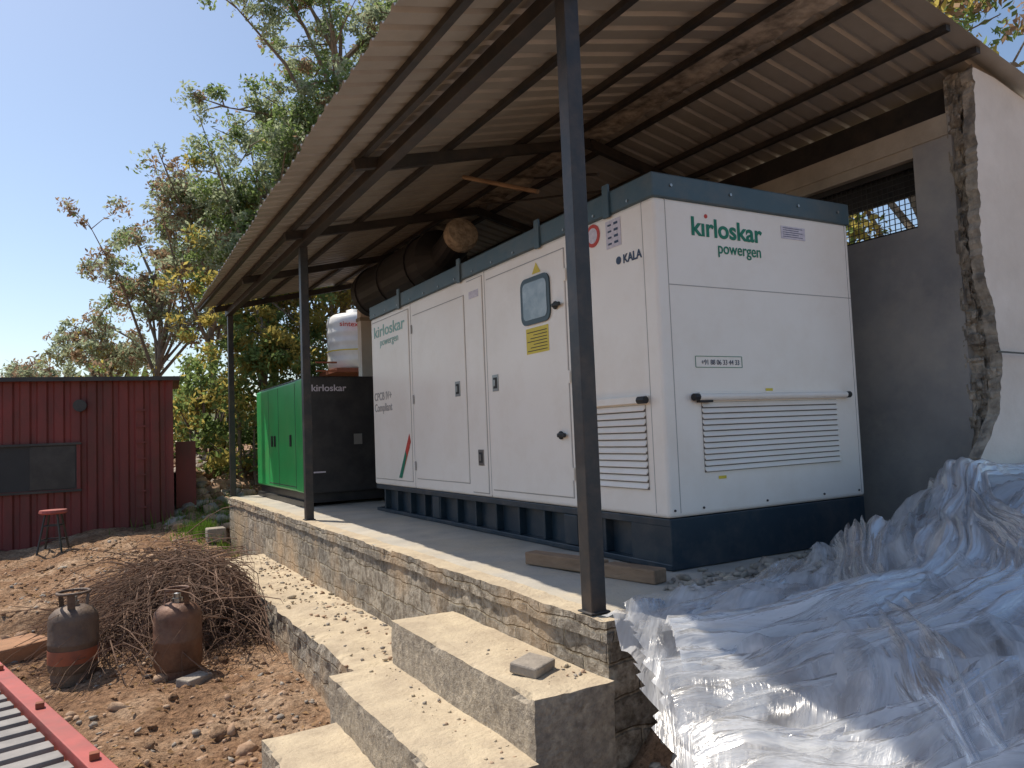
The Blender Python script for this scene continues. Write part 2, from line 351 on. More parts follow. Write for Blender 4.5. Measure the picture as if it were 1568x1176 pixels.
roughbox(PX-.02,PX+.12,NY-.02,FY,-.10,.005,'step','stone','edge_coping',e,.015,.06)
e=empty('stone_ledge'); roughbox(1.60,PX+.05,4.93,11.2,-1.4,-.64,'step','stone','ledge_block',e,.030,.07)
e=empty('concrete_steps')
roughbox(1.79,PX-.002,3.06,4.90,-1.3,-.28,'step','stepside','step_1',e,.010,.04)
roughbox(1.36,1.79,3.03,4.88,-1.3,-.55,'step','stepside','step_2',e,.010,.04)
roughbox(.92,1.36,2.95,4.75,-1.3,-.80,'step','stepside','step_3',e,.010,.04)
pts=[]
for _ in range(480):
    k=rng.integers(8)
    if k==0: x,y,z=rng.uniform(1.90,2.22),3.2+abs(rng.normal(0,.4)),-.28
    elif k==1: x,y,z=rng.uniform(1.6,1.78),rng.uniform(3.1,4.8),-.55
    else: x,y,z=2.24-abs(rng.normal(0,.28)),rng.uniform(5,11),-.64
    if x<1.58: continue
    s=abs(rng.normal(0,.006))+.003+(.020 if k>1 else 0)*rng.random()**2; pts.append((x,y,z+s*.2,s))
rocks('step_grit',pts,['redrock','step','rock'])
pts=[]
for _ in range(800):
    x=rng.uniform(2.9,5.4); y=3.12+abs(rng.normal(0,.28)); 
    if y>3.75 or rng.random()>ss(2.7,3.6,x): continue
    s=abs(rng.normal(0,.02))+.008; h=.10*ss(3.4,5,x)*(1-ss(3.1,3.7,y)); pts.append((x,y,h*rng.random()+s*.3,s))
for _ in range(240):
    x=rng.uniform(2.0,2.7); y=rng.uniform(1.9,3.0); s=rng.uniform(.015,.07); pts.append((x,y,gz(x,y)+s*.2,s))
rocks('rubble_pile',pts,['rock','rubble'])
mb=MB(); mb.box(-.10,.10,-.08,.08,-.025,.03,'rock',Matrix.Translation((2.0,3.42,-.25))@Matrix.Rotation(.5,4,'Z')@Matrix.Rotation(.1,4,'X')); mb.obj('concrete_chunk',bevel=.01)
for a,b,w in (((2.78,4.72,.05),(2.93,4.05,.05),.11),((2.93,4.0,.045),(3.02,3.60,.045),.12)):
    mb=MB(); mb.beam(a,b,w,.085,'wood'); mb.obj('wooden_plank',bevel=.008)

# ---------------------------------------------------------------- roof canopy
RX,RZ,SL=4.55,3.96,.23
def rz(x): return RZ-SL*abs(x-RX)
def eave(y): return 1.46+.027*(y-3)
canopy=empty('corrugated_roof_canopy')
def sheet(xa,xb,name,y0=2.98,y1=14.35):
    prof=[];y=y0
    while y<y1:
        prof+= [(y,0),(y+.13,0),(y+.148,.028),(y+.182,.028)]; y+=.2
    n=7; vs=[];fs=[]
    for (yy,dz) in prof:
        a=xa(yy);b=xb(yy)
        for i in range(n):
            x=a+(b-a)*i/(n-1); vs.append((x,yy,rz(x)+dz+.009*noise.noise(Vector((x*1.5,yy*1.1,0)))))
    for j in range(len(prof)-1):
        for i in range(n-1): fs.append((j*n+i,j*n+i+1,(j+1)*n+i+1,(j+1)*n+i))
    mb=MB(); mb.add(vs,fs,'sheet'); return mb.obj(name,canopy)
sheet(lambda y:eave(y)+.012*math.sin(int((y-2.98)/1.0)*2.7),lambda y:RX-.03,'roof_sheet_front')
sheet(lambda y:RX+.03,lambda y:6.72,'roof_sheet_back')
mb=MB()
for xa,xb in ((RX-.2,RX),(RX,RX+.2)):
    vs=[(x,y,rz(x)+.036+(.015 if x==RX else 0)) for x in (xa,xb) for y in (2.95,14.4)]
    mb.add(vs,[(0,1,3,2)],'sheet')
mb.obj('ridge_cap',canopy)
mb=MB(); n=260; vs=[];fs=[]
for i in range(n+1):
    y=3+11.2*i/n
    for j,dx in enumerate((-.15,-.08,0,.08,.15)):
        q=noise.noise(Vector((y*4,dx*20,2))); vs.append((RX+dx*(1+.4*q),y,rz(RX+dx)-.022-.03*(1-abs(dx)/.15)-.022*q))
for i in range(n):
    for j in range(4): fs.append((i*5+j,i*5+j+1,(i+1)*5+j+1,(i+1)*5+j))
mb.add(vs,fs,'ridge'); mb.obj('ridge_filler',canopy)
mb=MB()
for x in (1.84,2.14,2.95,3.75,4.30,4.80,5.45,5.82):
    z=rz(x)-.03; mb.box(x-.025,x+.025,3.02,14.3,z-.025,z+.022,'frame')
mb.obj('purlins',canopy)
mb=MB()
for y in (6.2,8.75,11.4,14.1):
    for a,b in ((2.05,RX),(RX,6.05)):
        mb.beam((a,y,rz(a)-.105),(b,y,rz(b)-.105),.07,.095,'frame')
mb.obj('rafters',canopy,bevel=.004)
mb=MB(); mb.beam((2.30,3.02,3.33),(2.30,14.2,3.235),.10,.10,'frame'); mb.obj('eave_beam',canopy,bevel=.005)
mb=MB()
mb.beam((2.35,6.2,3.30),(3.2,6.2,3.52),.05,.05,'frame')
mb.tube([(3.5,7.0,3.62),(3.75,5.95,3.18)],.022,'wood')
mb.tube([(4.3,8.2,3.75),(5.4,5.4,3.35)],.012,'frame')
mb.tube([(4.5,7.2,3.8),(4.2,5.6,3.3)],.012,'frame')
mb.obj('loose_braces',canopy)
for y,x,h in ((3.26,2.285,3.285),(8.99,2.32,3.235),(14.1,2.32,3.19)):
    mb=MB(); w=.046; mb.box(x-w,x+w,y-w,y+w,0.012,h,'post'); mb.box(x-.062,x+.062,y-.062,y+.062,.008,.018,'post'); mb.obj('post',canopy,bevel=.006)

# ---------------------------------------------------------------- back wall with window and broken edge
bw=empty('rear_wall'); IX=5.95
mb=MB()
wy0,wy1,wz0,wz1=3.66,4.95,2.47,3.05; top=3.3
mb.box(IX,6.18,3.34,wy0,-.3,top,'wallgrey'); mb.box(IX,6.18,wy1,13.0,-.3,top,'wallgrey')
mb.box(IX,6.18,wy0,wy1,-.3,wz0,'wallgrey'); mb.box(IX,6.18,wy0,wy1,wz1,top,'beige')
mb.box(IX-.012,6.19,3.36,12.9,3.14,3.31,'beige')
mb.box(6.05,6.16,3.34,12.9,3.315,3.56,'frame')  # dark strip added above the wall to block light from the roof gap
mb.obj('wall_panel',bw)
mb=MB()
mb.box(6.02,6.05,wy0,wy1,wz0,wz0+.03,'black');mb.box(6.02,6.05,wy0,wy1,wz1-.05,wz1,'black')
mb.box(6.10,6.12,wy0,wy1,wz1-.26,wz1-.01,'black')
for i in range(1,26):
    y=wy0+(wy1-wy0)*i/26; mb.box(6.03,6.036,y-.003,y+.003,wz0,wz1,'black')
for i in range(1,12):
    z=wz0+(wz1-wz0)*i/12; mb.box(6.024,6.03,wy0,wy1,z-.003,z+.003,'black')
mb.obj('window_grille',bw)
E=[(3.75,5.90),(3.1,5.86),(2.5,5.82),(2.1,5.80),(1.76,5.895),(1.32,5.96),(.93,5.87),(.63,5.60),(.2,5.45),(-.4,5.4)]
def xw(z):
    for (za,xa),(zb,xb) in zip(E,E[1:]):
        if za>=z>=zb:
            t=(za-z)/(za-zb); x=xa+(xb-xa)*t; break
    else: x=E[0][1] if z>3.7 else 5.4
    return x+.05*noise.noise(Vector((z*5,1,0)))+.03*noise.noise(Vector((z*15,4,0)))+.012*noise.noise(Vector((z*40,4,0)))
def wtop(x): return rz(x)-.06 if x<6.7 else rz(6.7)-.06
mb=MB(); nz_=220; vs=[];fs=[]; na=22
for j in range(nz_+1):
    for i in range(na+1):
        t=i/na; z=-.4+(wtop(xw(3.4))+.4)*j/nz_
        a=Vector((IX,3.37,z)); b=Vector((xw(z)+.02,3.115,z)); p=a.lerp(b,t)
        bulge=math.sin(math.pi*t)**.6
        c=noise.cell(Vector((p.x*9,p.y*9,z*11)))*.07+noise.cell(Vector((p.x*20+3,p.y*20,z*24)))*.04
        q=noise.noise(p*7)*.05+noise.noise(p*17)*.04+abs(noise.noise(p*34))*.03+c
        p+=Vector((-.75,-.6,0)).normalized()*(-.05+q)*bulge
        vs.append(p)
for j in range(nz_):
    for i in range(na): fs.append((j*(na+1)+i,(j+1)*(na+1)+i,(j+1)*(na+1)+i+1,j*(na+1)+i+1))
mb.add(vs,fs,'rubble'); mb.obj('broken_masonry_edge',bw)
ww=empty('whitewashed_wall'); mb=MB(); vs=[];fs=[]; xcols=[0,.03,.3,.8,1.6,3.5]
for j in range(nz_+1):
    for i,dx in enumerate(xcols):
        z0=-.4+(3.55+.4)*j/nz_; x=xw(z0)+dx; z=min(z0,wtop(x))
        vs.append((x,3.1+.004*noise.noise(Vector((x*3,z*3,0))) ,z))
nc=len(xcols)
for j in range(nz_):
    for i in range(nc-1): fs.append((j*nc+i,j*nc+i+1,(j+1)*nc+i+1,(j+1)*nc+i))
mb.add(vs,fs,'wallwhite')
mb.add([(xw(-.4+3.95*j/nz_),3.1,min(-.4+3.95*j/nz_,wtop(xw(0)))) for j in range(nz_+1)]+[(xw(-.4+3.95*j/nz_)+.02,3.2,min(-.4+3.95*j/nz_,wtop(6))) for j in range(nz_+1)],
   [(j,j+1,nz_+1+j+1,nz_+1+j) for j in range(nz_)],'rubble')
mb.box(6.2,9.4,3.12,3.33,-.3,3.35,'wallwhite')
mb.obj('wall_face',ww)
mb=MB(); mb.beam((5.75,3.02,1.38),(6.6,3.02,1.36),.012,.012,'black'); mb.obj('wall_cable',ww)
mb=MB(); mb.box(4.32,5.94,12.9,13.1,0.003,3.72,'wallwhite'); mb.box(4.30,5.94,12.88,13.12,3.0,3.06,'beige'); o=mb.obj('end_wall')

# ---------------------------------------------------------------- main generator
G=empty('diesel_generator'); gx0,gx1,gy0,gy1=3.30,5.28,3.82,9.46; gb,gt,gtt=.34,2.47,2.63
mb=MB(); mb.box(gx0,gx1,gy0,gy1,gb,gt,'white'); mb.obj('enclosure',G,bevel=.03,seg=3)
mb=MB(); mb.box(gx0-.012,gx1+.012,gy0-.012,gy1+.012,gt-.01,gtt,'slate'); mb.obj('roof_trim',G,bevel=.012)
mb=MB()
mb.box(gx0+.10,gx1-.05,gy0+.1,gy1-.05,0.0065,gb-.005,'skid')
mb.box(gx0+.012,gx0+.13,gy0+.01,gy1-.01,gb-.055,gb-.003,'skid'); mb.box(gx0+.012,gx0+.13,gy0+.01,gy1-.01,.005,.045,'skid')
mb.box(gx0+.015,gx1-.01,gy0+.008,gy0+.10,.006,gb-.004,'skid')
mb.box(gx0+.014,gx0+.11,gy0+.009,gy0+.42,.007,gb-.006,'skid')
y=gy0+.75
while y<gy1: mb.box(gx0+.03,gx0+.11,y-.012,y+.012,.045,gb-.055,'skid'); y+=.42
for y in (5.0,7.6): mb.box(gx0+.02,gx0+.11,y-.09,y+.09,.05,gb-.06,'skid')
mb.box(gx1-.1,gx1-.012,gy0+.1,gy1-.01,.006,gb-.004,'skid')
mb.obj('base_skid',G,bevel=.006)
def door(y0,y1,z0,z1,nm,k='gapl'):
    mb=MB(); mb.box(gx0-.003,gx0+.02,y0-.008,y1+.008,z0-.008,z1+.008,k); mb.obj(nm+'_gap',G)
    mb=MB(); mb.box(gx0-.010,gx0+.02,y0,y1,z0,z1,'white'); return mb.obj(nm,G,bevel=.006)
door(8.16,9.40,.42,2.40,'end_panel'); door(6.70,8.02,.46,2.30,'door_1'); door(6.30,6.62,.38,2.42,'mid_panel')
door(4.90,6.20,.42,2.36,'door_2')
mb=MB()
for y in (8.09,6.25,4.80): mb.box(gx0-.002,gx0+.01,y-.003,y+.003,gb+.01,gt-.01,'gapl')
mb.box(gx0+.1,gx1-.02,gy0-.002,gy0+.01,1.877,1.883,'gapl')
mb.box(gx0+.098,gx0+.103,gy0-.002,gy0+.01,gb+.03,gt-.01,'gapl'); mb.box(gx1-.05,gx1-.046,gy0-.002,gy0+.01,gb+.03,gt-.01,'gapl')
mb.box(gx0-.002,gx0+.01,gy0+.12,gy0+.124,gb+.03,gt-.01,'gapl')
mb.obj('panel_seams',G)
mb=MB(); mb.rrect(gx0-.024,gx0-.009,5.10,5.55,1.83,2.22,.075,'gasket'); mb.obj('window_gasket',G,bevel=.003)
mb=MB(); mb.rrect(gx0-.027,gx0-.02,5.138,5.512,1.868,2.182,.05,'glass'); mb.obj('window_pane',G)
mb=MB()
for y,z in ((5.02,1.93),(5.02,.90)):
    mb.tube([(gx0-.012,y,z),(gx0-.03,y,z)],.034,'rubber',14); mb.box(gx0-.05,gx0-.028,y-.09,y+.02,z-.016,z+.016,'rubber')
mb.obj('door_handles',G,bevel=.008)
mb=MB()
for y,z in ((6.88,1.39),(6.08,1.39),(6.42,.71)):
    mb.box(gx0-.016,gx0-.009,y-.055,y+.055,z-.075,z+.075,'silver'); mb.box(gx0-.0185,gx0-.0155,y-.035,y+.035,z-.05,z+.05,'gap'); mb.box(gx0-.026,gx0-.018,y-.012,y+.03,z-.03,z+.03,'silver')
mb.obj('recess_latches',G,bevel=.003)
mb=MB()
for y in (4.88,8.05):
    for z in (.6,1.35,2.15): mb.box(gx0-.02,gx0-.008,y-.012,y+.012,z-.05,z+.05,'white' if y<5 else 'gapl')
mb.obj('hinges',G,bevel=.003)
def louvre_x(y0,y1,z0,z1,nm):
    mb=MB(); mb.box(gx0-.003,gx0+.005,y0,y1,z0,z1,'gapm'); n=int((z1-z0)/.045); h=(z1-z0)/n
    for i in range(n):
        z=z0+(i+.5)*h
        mb.add([(gx0-.004,y0,z+h*.45),(gx0-.004,y1,z+h*.45),(gx0-.024,y0,z-h*.30),(gx0-.024,y1,z-h*.30),(gx0-.021,y0,z-h*.38),(gx0-.021,y1,z-h*.38),(gx0-.003,y0,z+.0),(gx0-.003,y1,z+.0)],
               [(0,1,3,2),(2,3,5,4),(4,5,7,6),(0,2,4,6),(1,7,5,3)],'white')
    return mb.obj(nm,G)
def louvre_y(x0,x1,z0,z1,nm):
    mb=MB(); mb.box(x0,x1,gy0-.003,gy0+.005,z0,z1,'gapm'); n=int((z1-z0)/.038); h=(z1-z0)/n
    for i in range(n):
        z=z0+(i+.5)*h; a=gy0
        mb.add([(x0,a-.004,z+h*.45),(x1,a-.004,z+h*.45),(x0,a-.020,z-h*.28),(x1,a-.020,z-h*.28),(x0,a-.018,z-h*.36),(x1,a-.018,z-h*.36),(x0,a-.003,z),(x1,a-.003,z)],
               [(0,2,3,1),(2,4,5,3),(4,6,7,5),(0,6,4,2),(1,3,5,7)],'white')
    return mb.obj(nm,G)
louvre_x(4.0,4.66,.52,1.09,'side_louvre'); louvre_y(3.63,5.0,.62,1.09,'end_louvre')
mb=MB(); mb.tube([(3.56,gy0-.03,1.125),(5.10,gy0-.03,1.125)],.024,'white',12); mb.box(3.60,5.06,gy0-.026,gy0+.005,1.12,1.16,'white')
for x in (3.555,5.10): mb.tube([(x-.02,gy0-.03,1.125),(x+.03,gy0-.03,1.125)],.025,'rubber',10)
mb.box(3.58,3.70,gy0-.045,gy0-.008,1.088,1.103,'rubber')
mb.box(gx0-.04,gx0-.003,3.96,4.72,1.10,1.15,'white'); mb.tube([(gx0-.035,3.95,1.12),(gx0-.035,4.03,1.12)],.026,'rubber',10)
mb.obj('louvre_hoods',G,bevel=.004)
mb=MB()
for y in (4.3,5.25,6.75,8.4): mb.box(gx0-.03,gx0-.010,y-.035,y+.035,gt-.03,gtt+.05,'slate')
mb.obj('lifting_lugs',G,bevel=.004)
mb=MB()
for x in (3.45,4.0,4.7,5.15):
    mb.tube([(x,gy0-.013,gtt-.08),(x,gy0-.022,gtt-.08)],.011,'silver',8)
for i in range(14):
    y=gy0+.25+i*.4; mb.tube([(gx0-.012,y,gtt-.13),(gx0-.02,y,gtt-.13)],.010,'silver',8)
for x in (3.35,3.6,4.2,4.8,5.2): mb.tube([(x,gy0-.001,gb+.05),(x,gy0-.008,gb+.05)],.008,'gap',8)
mb.obj('bolts',G)
mb=MB()
mb.box(gx0-.0135,gx0-.0105,5.15,5.50,1.585,1.80,'yellow'); mb.box(4.51,4.77,gy0-.004,gy0-.0015,2.29,2.385,'label')
mb.box(gx0-.004,gx0-.0015,4.17,4.34,2.22,2.42,'label'); mb.box(gx0-.013,gx0-.0105,6.36,6.56,2.24,2.31,'label')
mb.add([(gx0-.0125,5.37,2.245),(gx0-.0125,5.23,2.245),(gx0-.0125,5.30,2.335)],[(0,1,2)],'yellow')
for x,z in ((3.75,.57),(4.25,1.16)): mb.box(x,x+.07,gy0-.0045,gy0-.0015,z,z+.02,'yellow')
mb.obj('stickers',G)
mb=MB()
for i in range(7): mb.box(gx0-.0155,gx0-.0130,5.17,5.48-.05*(i%3),1.605+i*.026,1.611+i*.026,'gap')
for i in range(5): mb.box(4.53,4.74-.04*(i%2),gy0-.0055,gy0-.0035,2.305+i*.016,2.309+i*.016,'logok')
for i in range(4): mb.box(gx0-.006,gx0-.0035,4.20,4.245,2.245+i*.045,2.262+i*.045,'logok'); mb.box(gx0-.006,gx0-.0035,4.275,4.315,2.245+i*.045,2.258+i*.045,'logok')
mb.obj('sticker_print',G)
mb=MB(); mb.tube([(gx0-.001,4.50,2.36),(gx0-.006,4.50,2.36)],.085,'red',24); mb.tube([(gx0-.005,4.50,2.36),(gx0-.0075,4.50,2.36)],.058,'label',24); mb.obj('round_badge',G)
for i,(k,dy) in enumerate((('orange',0),('red',.10),('logog',-.10))):
    mb=MB(); y=8.33-dy*.6+0; z0=.45
    if k=='logog': pts4=[(y+.18,z0),(y+.08,z0),(y-.08,z0+.26),(y-.05,z0+.32)]
    elif k=='orange': pts4=[(y+.24,z0+.0),(y+.15,z0+.0),(y-.12,z0+.36),(y-.08,z0+.44)]
    else: pts4=[(y+.26,z0+.05),(y+.19,z0+.05),(y-.10,z0+.42),(y-.06,z0+.52)]
    mb.add([(gx0-.0125-.001*i,a,b) for a,b in pts4],[(0,1,2,3)],k); mb.obj('stripe',G)
text('kırloskar',(3.62,gy0-.003,2.235),.18,'logog','-Y',G,'logo_text',.68,.004)
mb=MB(); mb.tube([(3.765,gy0-.001,2.375),(3.765,gy0-.004,2.375)],.015,'red',12); mb.obj('logo_dot',G)
text('powergen',(3.86,gy0-.003,2.125),.115,'logog','-Y',G,'subtitle_text',.42,.001)
text('+91 88 06 33 44 33',(3.65,gy0-.003,1.345),.05,'logok','-Y',G,'phone_text',.35,-.0005)
mb=MB(); 
for z in (1.325,1.40): mb.box(3.60,4.03,gy0-.003,gy0-.0015,z,z+.004,'logog')
for x in (3.597,4.029): mb.box(x,x+.004,gy0-.003,gy0-.0015,1.327,1.402,'logog')
mb.obj('phone_label_border',G)
text('kirloskar',(gx0-.0125,9.32,2.20),.20,'logot','-X',G,'side_logo_text',1.05,.002)
text('powergen',(gx0-.0125,9.10,2.08),.13,'logot','-X',G,'side_subtitle_text',.62)
text('CPCB IV+\nCompliant',(gx0-.0125,9.36,1.40),.14,'gapl','-X',G,'compliance_text',.62,.002)
text('KALA',(gx0-.003,4.16,2.085),.085,'logok','-X',G,'dealer_text',.20,.002)
mb=MB(); mb.tube([(gx0-.001,4.21,2.115),(gx0-.004,4.21,2.115)],.028,'logok',16); mb.obj('dealer_mark',G)

# exhaust silencer
S=empty('exhaust_silencer'); mb=MB()
sx,sz=4.20,3.28
mb.tube([(sx,12.0,sz),(sx,11.85,sz),(sx,9.15,sz),(sx,9.0,sz)],[.2,.39,.39,.18],'silb',28); mb.obj('silencer_body',S)
mb=MB(); mb.tube([(sx,9.05,sz),(sx-.02,8.75,sz+.06),(sx-.03,8.5,sz+.14)],[.20,.20,.20],'silb',20,False); mb.tube([(sx-.03,8.54,sz+.12),(sx-.032,8.45,sz+.15),(sx-.035,8.39,sz+.17),(sx-.036,8.37,sz+.175)],[.21,.22,.20,.12],'wrap',18); mb.obj('outlet_pipe',S)
mb=MB()
for y in (9.5,10.6,11.6):
    mb.tube([(sx,y,sz),(sx,y+.04,sz)],.41,'silb',28)
    mb.beam((sx,y,sz+.3),(sx,y,rz(sx)-.06),.03,.03,'frame')
for y in (10.6,11.6): mb.beam((sx-.25,y,0.02),(sx-.25,y,sz),.05,.05,'frame')
mb.beam((sx-.33,9.35,2.64),(sx-.33,9.35,sz),.05,.05,'frame'); mb.beam((sx-.33,9.0,2.66),(sx-.33,9.45,2.66),.06,.06,'frame')
mb.tube([(sx,9.3,sz-.2),(sx,9.3,2.65)],.07,'silb',12)
mb.obj('clamps_and_hangers',S)

# ---------------------------------------------------------------- green generator
g2=empty('small_generator'); a0,a1,b0,b1=2.70,4.0,10.70,14.0-.12
mb=MB(); mb.box(a0,a1,b0+.35,b1,.20,1.80,'cgreen'); mb.obj('green_enclosure',g2,bevel=.03)
mb=MB(); mb.box(a0-.01,a0+.10,b0-.01,b0+.36,.20,1.80,'cgreen'); mb.obj('corner_post',g2,bevel=.02)
mb=MB(); mb.box(a0+.06,a1+.01,b0-.03,b0+.36,.18,1.83,'black'); mb.box(a0+.04,a1,b0+.36,b1,1.795,1.83,'black'); mb.obj('black_end_panel',g2,bevel=.02)
mb=MB(); mb.box(a0+.05,a1-.05,b0+.05,b1-.05,.05,.21,'black'); mb.box(a0,a0+.08,b0,b1,.008,.08,'black'); mb.box(a1-.08,a1,b0,b1,.008,.08,'black'); mb.obj('skid',g2)
mb=MB()
for y in (11.12,12.2,12.9): mb.box(a0-.003,a0+.01,y-.006,y+.006,.24,1.76,'gap')
mb.box(a0-.003,a0+.01,11.12,12.9,.26,.272,'gap')
for y in (12.45,12.65,11.4,): 
    mb.box(a0-.018,a0-.003,y-.035,y+.035,.85,1.02,'rubber')
mb.box(a0+.72,a0+.84,b0-.04,b0-.028,.85,1.0,'silver'); mb.box(a0+.13,a0+.3,b0-.034,b0-.028,.47,.49,'label')
mb.obj('doors_and_latches',g2)
text('kirloskar',(a0+.12,b0-.034,1.62),.13,'label','-Y',g2,'logo_text',.5,.002)

# ---------------------------------------------------------------- water tank on stand
W=empty('water_tank'); tx,ty,tz=5.45,16.6,2.45
mb=MB(); prof=[(.0,0),(.62,0),(.645,.05)]
for i in range(5):
    z=.12+i*.21; prof+=[(.65,z),(.662,z+.04),(.662,z+.09),(.65,z+.13)]
prof+=[(.63,1.16),(.52,1.24),(.22,1.30),(.22,1.36),(0,1.37)]
mb.lathe(prof,(tx,ty,tz),'tank',36); mb.obj('tank_body',W,smooth=True)
mb=MB(); mb.lathe([(.669,.40),(.669,.425)],(tx,ty,tz),'yellow',36); mb.obj('tank_band',W)
text('sintex',(tx-.60,ty-.69,tz+.90),.15,'red','-Y',W,'tank_text',.42,.003)
mb=MB()
for dx in (-.6,.6):
    for dy in (-.6,.6): mb.beam((tx+dx,ty+dy,-.6),(tx+dx,ty+dy,tz-.05),.07,.07,'rust')
mb.box(tx-.68,tx+.68,ty-.68,ty+.68,tz-.09,tz-.005,'rust'); 
for z in (.8,1.7):
    mb.beam((tx-.6,ty-.6,z),(tx+.6,ty-.6,z),.05,.05,'rust'); mb.beam((tx-.6,ty-.6,z),(tx-.6,ty+.6,z),.05,.05,'rust')
for z in (-.05,.22,.40): mb.beam((tx-1.15,ty-.75,tz+z-.3),(tx-.70,ty-.75,tz+z-.3),.035,.035,'rust')
for dx in (-1.15,-.92,-.70): mb.beam((tx+dx,ty-.75,tz-.5),(tx+dx,ty-.75,tz+.12),.035,.035,'rust')
mb.obj('stand_with_railing',W)

# ---------------------------------------------------------------- red container cabin
C=empty('red_container_cabin')
A=Vector((1.51,15.74,0)); d=Vector((-.995,.095,0)); nn=Vector((.095,.995,0))
CM=Matrix(((d.x,nn.x,0,A.x),(d.y,nn.y,0,A.y),(0,0,1,0),(0,0,0,1)))
cb,ct=-1.15,2.17
mb=MB()
def corr(p0,ax,length,nrm,k,zb,zt):
    vs=[];s=0;prof=[]
    while s<length: prof+=[(s,0),(s+.10,0),(s+.13,-.035),(s+.20,-.035),(s+.23,0)]; s+=.26
    for s_,o_ in prof:
        for z in (zb,zt): p=p0+ax*min(s_,length)+nrm*(-o_); vs.append((p.x,p.y,z))
    mb.add(vs,[(i*2,i*2+1,i*2+3,i*2+2) for i in range(len(prof)-1)],k)
corr(A,d,6.0,nn,'cred',cb,ct); corr(A+nn*2.4,d,6.0,-nn,'cred',cb,ct); corr(A,nn,2.4,d,'cred',cb,ct); corr(A+d*6,nn,2.4,-d,'cred',cb,ct)
mb.obj('corrugated_walls',C)
mb=MB(); mb.box(-.14,6.15,-.16,2.5,ct,ct+.06,'cred',CM); mb.box(-.145,6.16,-.17,-.14,ct-.01,ct+.065,'black',CM)
mb.box(-.02,.06,-.03,.05,cb,ct,'cred',CM)
mb.obj('roof_slab',C)
mb=MB(); mb.box(1.52,3.3,-.03,.05,.18,1.06,'cred',CM); mb.box(1.58,3.24,-.034,-.028,.23,1.02,'gap',CM)
mb.box(1.60,2.3,-.04,-.033,.25,1.0,'black',CM)
for z in (.2,1.04): mb.box(1.50,3.3,-.07,-.02,z-.02,z+.02,'black',CM)
mb.obj('window',C)
mb=MB(); p=CM@Vector((1.52,-.03,1.72)); q=CM@Vector((1.52,-.09,1.72)); mb.tube([p,q],.11,'black',16); mb.obj('round_vent',C)
mb=MB()
for z in np.arange(-.5,1.9,.3): mb.box(.45,.62,-.035,-.01,z,z+.03,'cred',CM)
mb.obj('ladder_rungs',C)
mb=MB(); mb.box(-.42,-.06,.5,2.2,-.6,1.0,'cred',CM); mb.obj('side_locker',C)

T=MB(); sx_,sy_=-.38,14.1; gz0=gz(sx_,sy_)
T.lathe([(0,.60),(.18,.60),(.20,.62),(.19,.66),(0,.67)],(sx_,sy_,gz0),'railred',18)
for a in range(4):
    t=a*math.pi/2+.5; T.tube([(sx_+.12*math.cos(t),sy_+.12*math.sin(t),gz0+.60),(sx_+.25*math.cos(t),sy_+.25*math.sin(t),gz0-.02)],.018,'black',6)
for z in (.2,.42):
    r=.25-.13*z/.60; T.tube([(sx_+r*math.cos(a*math.pi/2+.5),sy_+r*math.sin(a*math.pi/2+.5),gz0+z) for a in range(5)],.012,'black',6)
T.obj('red_stool')

# ---------------------------------------------------------------- gas cylinders
def lpg(x,y,k,band,rot=0,R=.105):
    z=gz(x,y,False)-.03; e=empty('gas_cylinder'); mb=MB(); r=.195
    mb.lathe([(.0,.06),(.12,.05),(r-.03,.08),(r,.13),(r,.32),(r+.004,.33),(r+.004,.35),(r,.36),(r,.53),(r-.012,.575),(r-.05,.615),(.09,.64),(0,.65)],(x,y,z),k,32); mb.obj('body',e,smooth=True)
    mb=MB(); mb.lathe([(r-.035,0),(r-.02,0),(r-.02,.10),(r-.035,.10)],(x,y,z),k,28)
    mb.lathe([(.045,.63),(.045,.68),(.03,.68),(.03,.72),(.0,.73)],(x,y,z),'silver',14)
    mb.obj('foot_and_valve',e,smooth=False)
    mb=MB()
    mb.tube([(x+R*math.cos(t),y+R*math.sin(t),z+.755) for t in np.linspace(0,2*math.pi,25)],.013,k,8)
    for a in range(3):
        t=a*2.09+rot; u=Vector((math.cos(t),math.sin(t),0)); s=Vector((-math.sin(t),math.cos(t),0)); c=Vector((x,y,z))
        mb.add([c+u*.11+s*.03+Vector((0,0,.62)),c+u*.11-s*.03+Vector((0,0,.62)),c+u*R-s*.03+Vector((0,0,.755)),c+u*R+s*.03+Vector((0,0,.755))],[(0,1,2,3)],k)
    mb.obj('guard_ring',e)
    if band:
        mb=MB(); mb.lathe([(r+.0025,.18),(r+.0035,.19),(r+.0035,.29),(r+.0025,.295)],(x,y,z),'lpgred',32); mb.obj('painted_band',e,smooth=True)
lpg(-.06,7.72,'lpg2',True,.4,.125); lpg(.72,7.25,'lpg',False,1.2,.095)

